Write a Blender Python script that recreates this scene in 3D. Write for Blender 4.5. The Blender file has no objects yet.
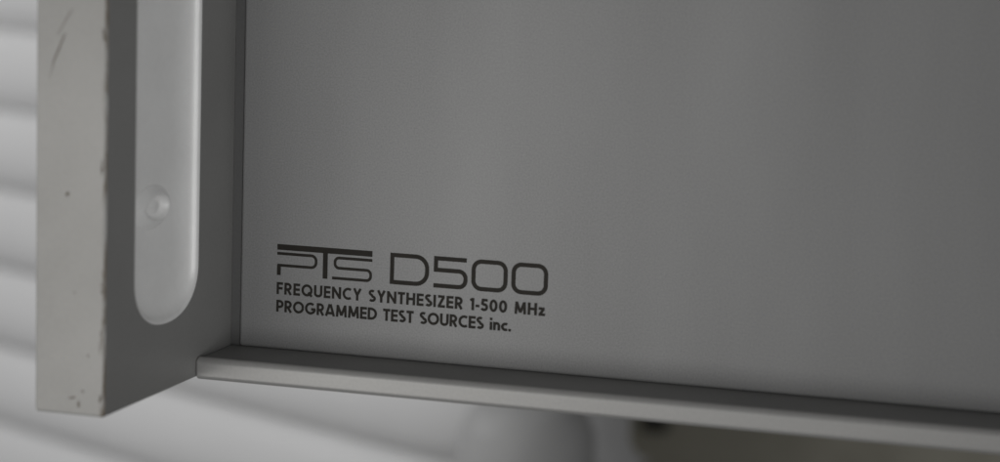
import bpy, bmesh, math, random
from mathutils import Vector, Matrix
random.seed(4)
M=0.001
scn=bpy.context.scene
scn.view_settings.view_transform='Standard'; scn.view_settings.look='None'; scn.view_settings.exposure=0

# ---------------------------------------------------------------- materials
def newmat(name):
    m=bpy.data.materials.new(name); m.use_nodes=True
    nt=m.node_tree; b=nt.nodes['Principled BSDF']
    return m,nt,b
def painted(name,c1,c2,rough=.55,metal=0.0,grain=2500,bump=.15,blotch=18,gamt=.5,spec=.4,bscale=None):
    m,nt,b=newmat(name); N=nt.nodes; L=nt.links
    tc=N.new('ShaderNodeTexCoord')
    n1=N.new('ShaderNodeTexNoise'); n1.inputs['Scale'].default_value=grain; n1.inputs['Detail'].default_value=3
    n2=N.new('ShaderNodeTexNoise'); n2.inputs['Scale'].default_value=blotch; n2.inputs['Detail'].default_value=5
    L.new(tc.outputs['Object'],n1.inputs['Vector'])
    if bscale:
        mpp=N.new('ShaderNodeMapping'); mpp.inputs['Scale'].default_value=bscale
        L.new(tc.outputs['Object'],mpp.inputs[0]); L.new(mpp.outputs[0],n2.inputs['Vector'])
    else: L.new(tc.outputs['Object'],n2.inputs['Vector'])
    mx=N.new('ShaderNodeMix'); mx.data_type='FLOAT'; mx.inputs[0].default_value=gamt
    L.new(n2.outputs['Fac'],mx.inputs[2]); L.new(n1.outputs['Fac'],mx.inputs[3])
    r=N.new('ShaderNodeValToRGB'); r.color_ramp.elements[0].position=.3; r.color_ramp.elements[1].position=.7
    r.color_ramp.elements[0].color=(*c1,1); r.color_ramp.elements[1].color=(*c2,1)
    L.new(mx.outputs[0],r.inputs[0]); L.new(r.outputs[0],b.inputs['Base Color'])
    b.inputs['Roughness'].default_value=rough; b.inputs['Metallic'].default_value=metal
    b.inputs['Specular IOR Level'].default_value=spec
    bp=N.new('ShaderNodeBump'); bp.inputs['Strength'].default_value=bump; bp.inputs['Distance'].default_value=.0001
    L.new(n1.outputs['Fac'],bp.inputs['Height']); L.new(bp.outputs[0],b.inputs['Normal'])
    return m,nt,b,r
mat_panel,*_=painted('panel_paint',(.24,.24,.238),(.36,.36,.357),.52,.12,2900,.16,30,.6,.4,(1,1,.25))
mat_side,*_=painted('handle_side_shaded_paint',(.215,.214,.207),(.265,.264,.256),.5,.1,1200,.08,25,.3)  # darker than the front: shade of the side painted into its colour
mat_slot,*_=painted('slot_bare_metal',(.84,.84,.825),(.93,.93,.915),.52,.2,700,.05,60,.25)
mat_rail,*_=painted('rail_anodised',(.40,.396,.385),(.48,.475,.46),.50,.5,1500,.15,60,.35,.4,(.15,1,1))
mat_railtop,*_=painted('rail_top_shaded',(.20,.199,.193),(.26,.258,.25),.5,.25,1500,.15,40,.4)  # rail top: its shade and dark reflection are put into the colour
mat_gap,*_=painted('dark_gap',(.12,.12,.118),(.15,.15,.147),.7)
mat_ink,*_=painted('lettering_ink',(.020,.018,.015),(.034,.030,.024),.65,0,3000,.1,300,.5,.25)
mat_mark,*_=painted('paint_chip',(.10,.086,.066),(.16,.138,.108),.7,0,3000,.1,300,.5,.3)
mat_louver,*_=painted('louver_enamel',(.76,.76,.755),(.83,.83,.825),.5,0,200,.1,6,.2)
mat_wall,*_=painted('backdrop_plaster',(.28,.27,.235),(.36,.35,.31),.8,0,60,.2,5,.3)
mat_box,*_=painted('box_beige',(.42,.40,.33),(.58,.56,.47),.6,0,60,.1,25,.3)
mat_can,*_=painted('canister_enamel',(.42,.42,.415),(.48,.48,.475),.55,0,200,.1,12,.3)
mat_knob,*_=painted('dark_plastic',(.03,.03,.027),(.05,.05,.045),.5,0,200,.1,12,.3)

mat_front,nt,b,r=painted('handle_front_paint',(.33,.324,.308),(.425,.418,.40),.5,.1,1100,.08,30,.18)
N=nt.nodes;L=nt.links
tc=N.new('ShaderNodeTexCoord'); sp=N.new('ShaderNodeSeparateXYZ'); L.new(tc.outputs['Object'],sp.inputs[0])
mr=N.new('ShaderNodeMapRange'); mr.inputs['From Min'].default_value=-1.8*M; mr.inputs['From Max'].default_value=0
mr.inputs['To Min'].default_value=-.28; mr.inputs['To Max'].default_value=.10; L.new(sp.outputs['X'],mr.inputs['Value'])
mz=N.new('ShaderNodeMapRange'); mz.inputs['From Min'].default_value=6*M; mz.inputs['From Max'].default_value=-4*M
mz.inputs['To Min'].default_value=0; mz.inputs['To Max'].default_value=.10; L.new(sp.outputs['Z'],mz.inputs['Value'])
mp=N.new('ShaderNodeMapping'); mp.inputs['Scale'].default_value=(1100,1100,130); L.new(tc.outputs['Object'],mp.inputs[0])
ns=N.new('ShaderNodeTexNoise'); ns.inputs['Scale'].default_value=1; ns.inputs['Detail'].default_value=7; ns.inputs['Roughness'].default_value=.65; L.new(mp.outputs[0],ns.inputs['Vector'])
a=N.new('ShaderNodeMath'); a.operation='ADD'; L.new(ns.outputs['Fac'],a.inputs[0]); L.new(mr.outputs[0],a.inputs[1])
a2=N.new('ShaderNodeMath'); a2.operation='ADD'; L.new(a.outputs[0],a2.inputs[0]); L.new(mz.outputs[0],a2.inputs[1])
rr=N.new('ShaderNodeValToRGB'); rr.color_ramp.elements[0].position=.52; rr.color_ramp.elements[1].position=.66
L.new(a2.outputs[0],rr.inputs[0])
mx=N.new('ShaderNodeMix'); mx.data_type='RGBA'; L.new(rr.outputs[0],mx.inputs[0]); L.new(r.outputs[0],mx.inputs[6]); mx.inputs[7].default_value=(.13,.105,.074,1)
L.new(mx.outputs[2],b.inputs['Base Color'])

# ---------------------------------------------------------------- helpers
def obj_from(name,verts,faces,mats,parent=None,fm=None,smooth=False):
    me=bpy.data.meshes.new(name); me.from_pydata([tuple(c*M for c in v) for v in verts],[],faces); me.update()
    for m in mats: me.materials.append(m)
    if fm: 
        for p,i in zip(me.polygons,fm): p.material_index=i
    if smooth:
        for p in me.polygons: p.use_smooth=True
    o=bpy.data.objects.new(name,me); scn.collection.objects.link(o)
    if parent: o.parent=parent
    return o
def bevel(o,w,seg=3,angle=35):
    md=o.modifiers.new('bevel','BEVEL'); md.width=w*M; md.segments=seg; md.limit_method='ANGLE'; md.angle_limit=math.radians(angle)
    return o
def box(name,x0,x1,y0,y1,z0,z1,mat,parent=None,bw=.3):
    v=[(x0,y0,z0),(x1,y0,z0),(x1,y1,z0),(x0,y1,z0),(x0,y0,z1),(x1,y0,z1),(x1,y1,z1),(x0,y1,z1)]
    f=[(0,3,2,1),(4,5,6,7),(0,1,5,4),(1,2,6,5),(2,3,7,6),(3,0,4,7)]
    o=obj_from(name,v,f,[mat],parent)
    if bw: bevel(o,bw)
    return o

# ---------------------------------------------------------------- the instrument
unit=bpy.data.objects.new('test_instrument',None); scn.collection.objects.link(unit)
unit['label']='grey rack test instrument with printed panel, metal rail and slotted handle'
unit['category']='electronic instrument'
ZT=150; XR=300
box('front_panel',2.2,XR,0,3,0.02,ZT,mat_panel,unit,.6)
box('panel_gap',0.05,2.2,.5,3,0.1,ZT,mat_gap,unit,0)

prof=[(2.9,0.0),(-15.4,0.0),(-16.1,.45),(-17.1,.40),(-17.9,-0.4),(-17.9,-3.6),(-17.1,-4.3),(2.9,-4.3)]
n=len(prof); v=[];f=[];fm=[]
xs=[0.03,XR]
for x in xs:
    for y,z in prof: v.append((x,y,z))
for i in range(n):
    j=(i+1)%n; f.append((i,j,n+j,n+i)); fm.append(1 if i in(0,1) else 0)
f.append(tuple(range(n))[::-1]); fm.append(0); f.append(tuple(range(n,2*n))); fm.append(0)
rail=obj_from('bottom_rail',v,f,[mat_rail,mat_railtop],unit,fm); bevel(rail,.45,4,20)
bm=bmesh.new(); bm.from_mesh(rail.data); bmesh.ops.recalc_face_normals(bm,faces=bm.faces); bm.to_mesh(rail.data); bm.free()

PD=60.2; W=14.7; ZB=-3.9; YB=3
sy0,sy1=-46.6,-18.0; szb=11.0; szt=128; hh=9.5; dep=2.6
def slot_outline(gr):
    cy=(sy0+sy1)/2; ry=(sy1-sy0)/2+gr; pts=[]
    K=28; e=2.2
    for i in range(K+1):
        t=math.pi*i/K; c,s=math.cos(t),math.sin(t)
        pts.append((cy+ry*math.copysign(abs(c)**(2/e),c), szb+hh-(hh+gr)*abs(s)**(2/e)))
    for i in range(K+1):
        t=math.pi*i/K; c,s=math.cos(t),math.sin(t)
        pts.append((cy-ry*math.copysign(abs(c)**(2/e),c), szt-hh+(hh+gr)*abs(s)**(2/e)))
    return pts
rings=[(0.0,0.9),(-.12,.45),(-.4,.12),(-.8,-.1),(-1.3,-.5),(-1.8,-1.3),(-dep+.35,-2.6),(-dep+.1,-4.4),(-dep,-6.5)]
bm=bmesh.new()
loops=[]
for x,g in rings:
    loops.append([bm.verts.new((x*M,y*M,z*M)) for y,z in slot_outline(g)])
nn=len(loops[0])
for a_,b_ in zip(loops,loops[1:]):
    for i in range(nn):
        j=(i+1)%nn; fc=bm.faces.new((a_[i],a_[j],b_[j],b_[i])); fc.smooth=True; fc.material_index=0
fl=bm.faces.new(loops[-1]); fl.material_index=0
bmesh.ops.recalc_face_normals(bm,faces=bm.faces)
fl.normal_update()
if fl.normal.x<0: bmesh.ops.reverse_faces(bm,faces=bm.faces)
me=bpy.data.meshes.new('slot_recess'); bm.to_mesh(me); bm.free(); me.materials.append(mat_slot)
bm=bmesh.new(); B=.45
def V(x,y,z): return bm.verts.new((x*M,y*M,z*M))
out=[V(0,y,z) for y,z in [(-PD+B,ZB+B),(YB,ZB+B),(YB,ZT),(-PD+B,ZT)]]
inn=[V(0,y,z) for y,z in slot_outline(.9)]
eds=[]
for ring in(out,inn):
    for i in range(len(ring)): eds.append(bm.edges.new((ring[i],ring[(i+1)%len(ring)])))
res=bmesh.ops.triangle_fill(bm,use_beauty=True,use_dissolve=False,edges=eds)
for fc in bm.faces: fc.material_index=0
def quad(pts,mi):
    fc=bm.faces.new([V(*p) for p in pts]); fc.material_index=mi
x0=-W
quad([(x0+B,-PD,ZB+B),(-B,-PD,ZB+B),(-B,-PD,ZT),(x0+B,-PD,ZT)],1)
quad([(-B,-PD,ZB+B),(0,-PD+B,ZB+B),(0,-PD+B,ZT),(-B,-PD,ZT)],1)
quad([(x0,-PD+B,ZB+B),(x0+B,-PD,ZB+B),(x0+B,-PD,ZT),(x0,-PD+B,ZT)],1)
quad([(x0+B,-PD,ZB+B),(x0+B,-PD+B,ZB),(-B,-PD+B,ZB),(-B,-PD,ZB+B)],1)
quad([(0,-PD+B,ZB+B),(-B,-PD,ZB+B),(-B,-PD+B,ZB)][0:3],1)
quad([(x0,-PD+B,ZB+B),(x0+B,-PD+B,ZB),(x0+B,-PD,ZB+B)],1)
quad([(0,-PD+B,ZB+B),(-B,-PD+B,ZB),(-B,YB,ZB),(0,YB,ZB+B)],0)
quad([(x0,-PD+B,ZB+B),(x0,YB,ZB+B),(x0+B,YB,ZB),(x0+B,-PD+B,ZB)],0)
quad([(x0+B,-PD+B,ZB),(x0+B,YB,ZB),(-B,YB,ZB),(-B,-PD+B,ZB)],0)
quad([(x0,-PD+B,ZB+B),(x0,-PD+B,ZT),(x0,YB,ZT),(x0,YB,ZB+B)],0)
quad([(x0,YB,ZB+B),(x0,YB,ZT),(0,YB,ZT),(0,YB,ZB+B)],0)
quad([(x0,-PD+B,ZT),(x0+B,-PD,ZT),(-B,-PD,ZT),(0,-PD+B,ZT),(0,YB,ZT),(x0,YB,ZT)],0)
bmesh.ops.remove_doubles(bm,verts=bm.verts,dist=1e-6)
bmesh.ops.recalc_face_normals(bm,faces=bm.faces)
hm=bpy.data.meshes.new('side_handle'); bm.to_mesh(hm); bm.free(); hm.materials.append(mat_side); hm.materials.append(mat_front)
handle=bpy.data.objects.new('side_handle',hm); scn.collection.objects.link(handle); handle.parent=unit
handle['label']='worn grey metal handle block with long rounded slot'
slot=bpy.data.objects.new('slot_recess',me); scn.collection.objects.link(slot); slot.parent=handle

# lens-shaped pressed dimple: raised skirt, steep dish, soft centre
def dimple(cy,cz):
    prof=[(.02,.9),(.22,.8),(.42,.42),(.58,.12),(.72,.22),(.86,1.3),(.95,1.8),(1.04,1.75),(1.2,1.1),(1.4,.35),(1.6,0)]
    S=48; v=[];f=[]
    for r_,h_ in prof:
        for k in range(S):
            t=2*math.pi*k/S; c,s=math.cos(t),math.sin(t)
            yy=(6.8 if c<0 else 5.4)*c
            zz=2.8*math.copysign(abs(s)**(1.9 if c<0 else 1.15),s)
            v.append((-dep+.05+h_*.9,cy+r_*yy,cz+r_*zz))
    for q in range(len(prof)-1):
        for k in range(S):
            k2=(k+1)%S; f.append((q*S+k,(q+1)*S+k,(q+1)*S+k2,q*S+k2))
    f.append(tuple(range(S)))
    o=obj_from('dimple',v,f,[mat_slot],handle,smooth=True)
    bm=bmesh.new(); bm.from_mesh(o.data); bmesh.ops.recalc_face_normals(bm,faces=bm.faces)
    bm.faces.ensure_lookup_table(); bm.faces[-1].normal_update()
    if bm.faces[-1].normal.x<0: bmesh.ops.reverse_faces(bm,faces=bm.faces)
    bm.to_mesh(o.data); bm.free()
dimple(-34.5,33.8)

cnt=[0]
def flake(name,cx,cz,lx,lz,ang):
    k=random.randint(8,12); v=[]; ca,sa=math.cos(ang),math.sin(ang); cnt[0]+=1
    for i in range(k):
        t=2*math.pi*i/k; q=random.uniform(.5,1.15)
        x=lx*q*math.cos(t); z=lz*q*math.sin(t)
        v.append((cx+x*ca-z*sa,-PD-.02-.002*cnt[0],cz+x*sa+z*ca))
    obj_from(name,v,[tuple(range(k))],[mat_mark],handle)
flake('paint_chip',-8.0,38.8,.55,.55,0)
flake('scratch',-9.8,66.5,.16,5.2,-.42); flake('scratch',-8.6,71.5,.12,3.2,-.55); flake('scratch',-11.4,62,.08,2.4,-.35)
for p in [(-6.3,20,.13,.4,.3),(-6.8,-.5,.8,.22,.2),(-4.5,1.0,.3,.25,0),(-5.3,-1.7,.3,.7,.1),(-3.4,8,.2,.35,0)]: flake('paint_chip',*p)
for i in range(8):
    z=random.choice([random.uniform(-2,25),random.uniform(-2,70)])
    flake('paint_chip',random.uniform(-1.0,-.65),z,random.uniform(.08,.25),random.uniform(.3,1.9),random.uniform(-.15,.15))

# ---------------------------------------------------------------- lettering (monoline strokes)
def rounded(pts,r,closed=False,seg=8):
    out=[];n=len(pts)
    for i,p in enumerate(pts):
        rr=r[i] if isinstance(r,(list,tuple)) else r
        if (not closed and i in(0,n-1)) or rr<=0: out.append(Vector(p)); continue
        P=Vector(p);A=Vector(pts[i-1]);B_=Vector(pts[(i+1)%n])
        d1=(A-P).normalized();d2=(B_-P).normalized()
        al=d1.angle(d2); t=rr/math.tan(al/2); 
        s=P+d1*t;e=P+d2*t; c=P+(d1+d2).normalized()*(rr/math.sin(al/2))
        a1=math.atan2(s.y-c.y,s.x-c.x);a2=math.atan2(e.y-c.y,e.x-c.x)
        da=(a2-a1+math.pi)%(2*math.pi)-math.pi
        for k in range(seg+1):
            a_=a1+da*k/seg; out.append(Vector((c.x+rr*math.cos(a_),c.y+rr*math.sin(a_))))
    return out
def arc(cx,cy,rx,ry,a0,a1,seg=20):
    return [Vector((cx+rx*math.cos(math.radians(a0+(a1-a0)*k/seg)),cy+ry*math.sin(math.radians(a0+(a1-a0)*k/seg)))) for k in range(seg+1)]
class Ink:
    def __init__(s): s.v=[];s.f=[];s.n=0
    def stroke(s,pts,w,closed=False):
        P=[Vector(p) for p in pts]; Q=[P[0]]
        for p in P[1:]:
            if (p-Q[-1]).length>1e-4: Q.append(p)
        if closed and (Q[0]-Q[-1]).length<1e-4: Q.pop()
        n=len(Q); b0=len(s.v); y=-.02-.0015*s.n; s.n+=1
        for i in range(n):
            if closed or 0<i<n-1:
                d1=(Q[i]-Q[i-1]).normalized(); d2=(Q[(i+1)%n]-Q[i]).normalized()
                n1=Vector((-d1.y,d1.x)); n2=Vector((-d2.y,d2.x)); m=(n1+n2)
                m=n1.copy() if m.length<1e-3 else m.normalized()
                k=min(1/max(m.dot(n1),.2),2.6)
            else:
                d=(Q[1]-Q[0] if i==0 else Q[-1]-Q[-2]).normalized(); m=Vector((-d.y,d.x)); k=1
            a_=Q[i]+m*k*w/2;c=Q[i]-m*k*w/2
            s.v.append((a_.x,y,a_.y)); s.v.append((c.x,y,c.y))
        for i in range(n if closed else n-1):
            j=(i+1)%n; s.f.append((b0+2*i,b0+2*i+1,b0+2*j+1,b0+2*j))
    def make(s,name):
        o=obj_from(name,s.v,s.f,[mat_ink],panel)
        bm=bmesh.new(); bm.from_mesh(o.data)
        for fc in bm.faces:
            fc.normal_update()
            if fc.normal.y>0: fc.normal_flip()
        bm.to_mesh(o.data); bm.free(); return o
panel=bpy.data.objects['front_panel']

ink=Ink(); zb,zt=16.2,22.9; w=.92; h=w/2
def O(x0,x1): ink.stroke(rounded([(x0+h,zb+h),(x1-h,zb+h),(x1-h,zt-h),(x0+h,zt-h)],1.7,True),w,True)
x0,x1=36.3,45.0
ink.stroke(rounded([(x0+h,zb+h),(x1-h,zb+h),(x1-h,zt-h),(x0+h,zt-h)],[0,2.5,2.5,0],True),w,True)
x0,x1=46.0,53.5; zm=(zb+zt)/2+.45
ink.stroke(rounded([(x1-.3,zt-h),(x0+h,zt-h),(x0+h,zm),(x1-h,zm),(x1-h,zb+h),(x0,zb+h)],[0,0,0,1.5,1.5,0]),w)
O(54.3,62.2); O(63.0,70.9)
ink.make('model_number_lettering')
# logo
ink=Ink(); a0,a1=10.67,32.3
ink.stroke([(a0,22.3),(a1,22.3)],1.25)
w=.62
ink.stroke(rounded([(a0,20.9),(19.6,20.9),(19.6,18.35),(a0+.4,18.35),(a0+.4,16.2)],[0,1.1,1.1,.0,0]),w)
ink.stroke([(a0+.45,18.35),(a0+.45,16.2)],.9)
ink.stroke([(21.7,21.9),(21.7,16.2)],1.1)
ink.stroke(rounded([(a1,20.9),(23.9,20.9),(23.9,18.7),(a1-.3,18.7),(a1-.3,16.5),(23.3,16.5)],[0,.95,.95,.95,.95,0]),w)
ink.make('logo_emblem')

S=.20; q=S/2
G={}
def g(ch,wd,*st): G[ch]=(wd,st)
g('F',.52,[(q,0),(q,1)],[(q,1-q),(.52,1-q)],[(q,.50),(.49,.50)])
g('E',.54,[(q,0),(q,1)],[(q,1-q),(.54,1-q)],[(q,.50),(.52,.50)],[(q,q),(.54,q)])
def bowl(x,w,z0,z1): r=(z1-z0)/2; return rounded([(x,z1),(w,z1),(w,z0),(x,z0)],[0,r*.98,r*.98,0])
g('R',.62,[(q,0),(q,1)],bowl(q,.59-q,.44,1-q),[(.28,.44),(.53,0)])
g('P',.60,[(q,0),(q,1)],bowl(q,.60-q,.42,1-q))
g('D',.74,[(q,0),(q,1)],rounded([(q,1-q),(.74-q,1-q),(.74-q,q),(q,q)],[0,.38,.38,0],seg=12))
g('Q',.90,arc(.45,.5,.45-q,.5-q,0,360,32),[(.55,.34),(.84,-.0)])
g('O',.90,arc(.45,.5,.45-q,.5-q,0,360,32))
g('C',.72,arc(.45,.5,.45-q,.5-q,54,306,26))
g('G',.88,arc(.45,.5,.45-q,.5-q,48,352,28),[(.50,.44),(.89-q*.4,.44)])
g('U',.68,rounded([(q,1),(q,q),(.68-q,q),(.68-q,1)],[0,.235,.235,0]))
g('N',.74,[(q,0),(q,1)],[(.74-q,0),(.74-q,1)],[(q,.93),(.74-q,.07)])
g('Y',.68,[(q*.9,1),(.34,.45)],[(.68-q*.9,1),(.34,.45)],[(.34,.5),(.34,0)])
g('T',.56,[(0,1-q),(.56,1-q)],[(.28,1-q),(.28,0)])
g('H',.70,[(q,0),(q,1)],[(.70-q,0),(.70-q,1)],[(q,.50),(.70-q,.50)])
g('I',S,[(q,0),(q,1)])
g('Z',.60,[(.05,1-q),(.55,1-q)],[(.50,1-q),(.12,q)],[(.05,q),(.60,q)])
g('M',.90,[(q+.01,0),(.16,1)],[(.89-q,0),(.74,1)],[(.17,.94),(.45,.13)],[(.73,.94),(.45,.13)])
g('A',.78,[(q*.8,0),(.36,1)],[(.78-q*.8,0),(.42,1)],[(.17,.25),(.61,.25)])
sS=arc(.27,.74,.175,.26-q,40,255,14)+arc(.28,.27,.20,.27-q,78,-145,16)
g('S',.55,sS)
g('1',.32,[(.21,0),(.21,1)],[(.0,.80),(.21,.92)])
g('-',.28,[(0,.38),(.28,.38)])
g('5',.56,[(.52,1-q),(.17,1-q),(.12,.50)],arc(.26,.325,.21,.325-q,125,-150,18))
g('0',.62,arc(.31,.5,.31-q,.5-q,0,360,28))
g('z',.50,[(.02,.68-q),(.45,.68-q)],[(.40,.68-q),(.12,q)],[(.03,q),(.50,q)])
g('i',S,[(q,0),(q,.66)],[(q,.79),(q,1.0)])
g('n',.54,[(q,0),(q,.67)],arc(.27,.38,.27-q,.28-q+.01,180,0,12)+[Vector((.54-q,0))])
g('c',.50,arc(.33,.34,.33-q,.34-q,55,305,18))
g('.',S,[(q,0),(q,.20)])
def line(text,xa,xb,z,cap,name):
    hx=1.1; SP=.38
    tot=sum(G[c][0]*hx if c!=' ' else SP for c in text)*cap
    gap=((xb-xa)-tot)/(len(text)-1)
    I=Ink(); x=xa
    for c in text:
        if c==' ': x+=SP*cap+gap; continue
        wd,sts=G[c]
        for st in sts: I.stroke([(x+p[0]*hx*cap,z+p[1]*cap) for p in st],S*1.06*cap,closed=False)
        x+=wd*hx*cap+gap
    return I.make(name)
line('FREQUENCY SYNTHESIZER 1-500 MHz',10.67,70.5,12.05,2.6,'product_lettering')
line('PROGRAMMED TEST SOURCES inc.',10.67,63.3,8.2,2.6,'maker_lettering')

# ---------------------------------------------------------------- louvred shutter behind
per=38.0; pv=[]
z=-456.0
while z<360:
    for t,yy in [(0,2),(.05,-3),(.13,-7.5),(.25,-10.5),(.5,-10.5),(.75,-9),(.88,-6),(.95,-1),(.98,2.5)]:
        pv.append((yy,z+t*per))
    z+=per
LN=640; v=[];f=[]
cols=[0,LN-60,LN-44,LN-28,LN-14,LN-4,LN]; off=[0,0,2,8,19,34,60]
for cx,oy in zip(cols,off):
    for yy,zz in pv: v.append((cx,yy+oy,zz))
k=len(pv)
for c in range(len(cols)-1):
    for i in range(k-1): f.append((c*k+i,(c+1)*k+i,(c+1)*k+i+1,c*k+i+1))
lou=obj_from('louvered_shutter',v,f,[mat_louver],smooth=True)
sd=lou.modifiers.new('thick','SOLIDIFY'); sd.thickness=1.5*M; sd.offset=1
ang=math.radians(-27)
lou.rotation_euler=(0,0,ang); 
lou.location=Vector((-20,345,0))*M-Vector((math.cos(ang),math.sin(ang),0))*LN*M
lou['label']='white louvered metal shutter standing behind the instrument'; lou['category']='shutter'

wall=box('wall',-1500,1500,1150,1200,-900,900,mat_wall,None,0); wall['kind']='structure'
wall['label']='dark olive wall behind'; 
bx=box('storage_box',-34,160,520,620,-300,-100,mat_box,None,5); bx['label']='beige box with dark latch standing in shade near wall'; bx['category']='box'
lt=box('latch',-20,-8,516,520.5,-130,-116,mat_knob,bx,1.5)
pr=[(0,-58),(10,-58.5),(17,-61),(21,-65),(23.5,-71),(24,-80),(24,-240),(22,-243),(0,-243)]
S_=48; v=[];f=[]
for r_,z_ in pr[1:-1]:
    for k_ in range(S_):
        t=2*math.pi*k_/S_; v.append((r_*math.cos(t),r_*math.sin(t),z_+243))
R_=len(pr)-2
for q_ in range(R_-1):
    for k_ in range(S_):
        k2=(k_+1)%S_; f.append((q_*S_+k_,q_*S_+k2,(q_+1)*S_+k2,(q_+1)*S_+k_))
f.append(tuple(range(S_))[::-1]); f.append(tuple(range((R_-1)*S_,R_*S_)))
can=obj_from('canister',v,f,[mat_can],smooth=True); can.location=(-.010,.285,-.252)
bm=bmesh.new(); bm.from_mesh(can.data); bmesh.ops.recalc_face_normals(bm,faces=bm.faces); bm.to_mesh(can.data); bm.free()
can['label']='pale grey round-topped canister standing behind the instrument'; can['category']='canister'

# ---------------------------------------------------------------- camera
cam=bpy.data.cameras.new('Camera'); co=bpy.data.objects.new('Camera',cam); scn.collection.objects.link(co)
co.location=Vector((185.9,-435.1,90.6))*M
co.rotation_mode='XYZ'; co.rotation_euler=[math.radians(a_) for a_ in (82.27,-1.88,16.37)]
cam.sensor_width=36; cam.lens=79.2; cam.clip_start=.01; cam.clip_end=20
cam.dof.use_dof=True; cam.dof.focus_distance=.47; cam.dof.aperture_fstop=9.5
scn.camera=co

# ---------------------------------------------------------------- light
wd=bpy.data.worlds.new('World'); scn.world=wd; wd.use_nodes=True
bg=wd.node_tree.nodes['Background']; bg.inputs[0].default_value=(.985,.985,1,1); bg.inputs[1].default_value=.125
def area(name,loc,tgt,sx,sy,e,col):
    l=bpy.data.lights.new(name,'AREA'); l.shape='RECTANGLE'; l.size=sx; l.size_y=sy; l.energy=e; l.color=col
    o=bpy.data.objects.new(name,l); scn.collection.objects.link(o); o.location=loc
    o.rotation_euler=(Vector(tgt)-Vector(loc)).to_track_quat('-Z','Y').to_euler()
area('room_light',(-.20,-.46,-.02),(-.01,0,.01),.34,.24,.70,(1,.99,.972))
l=bpy.data.lights.new('fill_spot','SPOT'); l.energy=8.0; l.spot_size=math.radians(31); l.spot_blend=1; l.shadow_soft_size=.16; l.color=(.995,.995,1)  # unseen fill spot, added to brighten the slot from the right
o=bpy.data.objects.new('fill_spot',l); scn.collection.objects.link(o); o.location=(.37,-.45,.0)
o.rotation_euler=(Vector((.0,-.03,.018))-o.location).to_track_quat('-Z','Y').to_euler()
area('rear_light',(-1.0,-.05,.5),(-.35,.5,.12),.5,.5,4.6,(.99,.99,1))
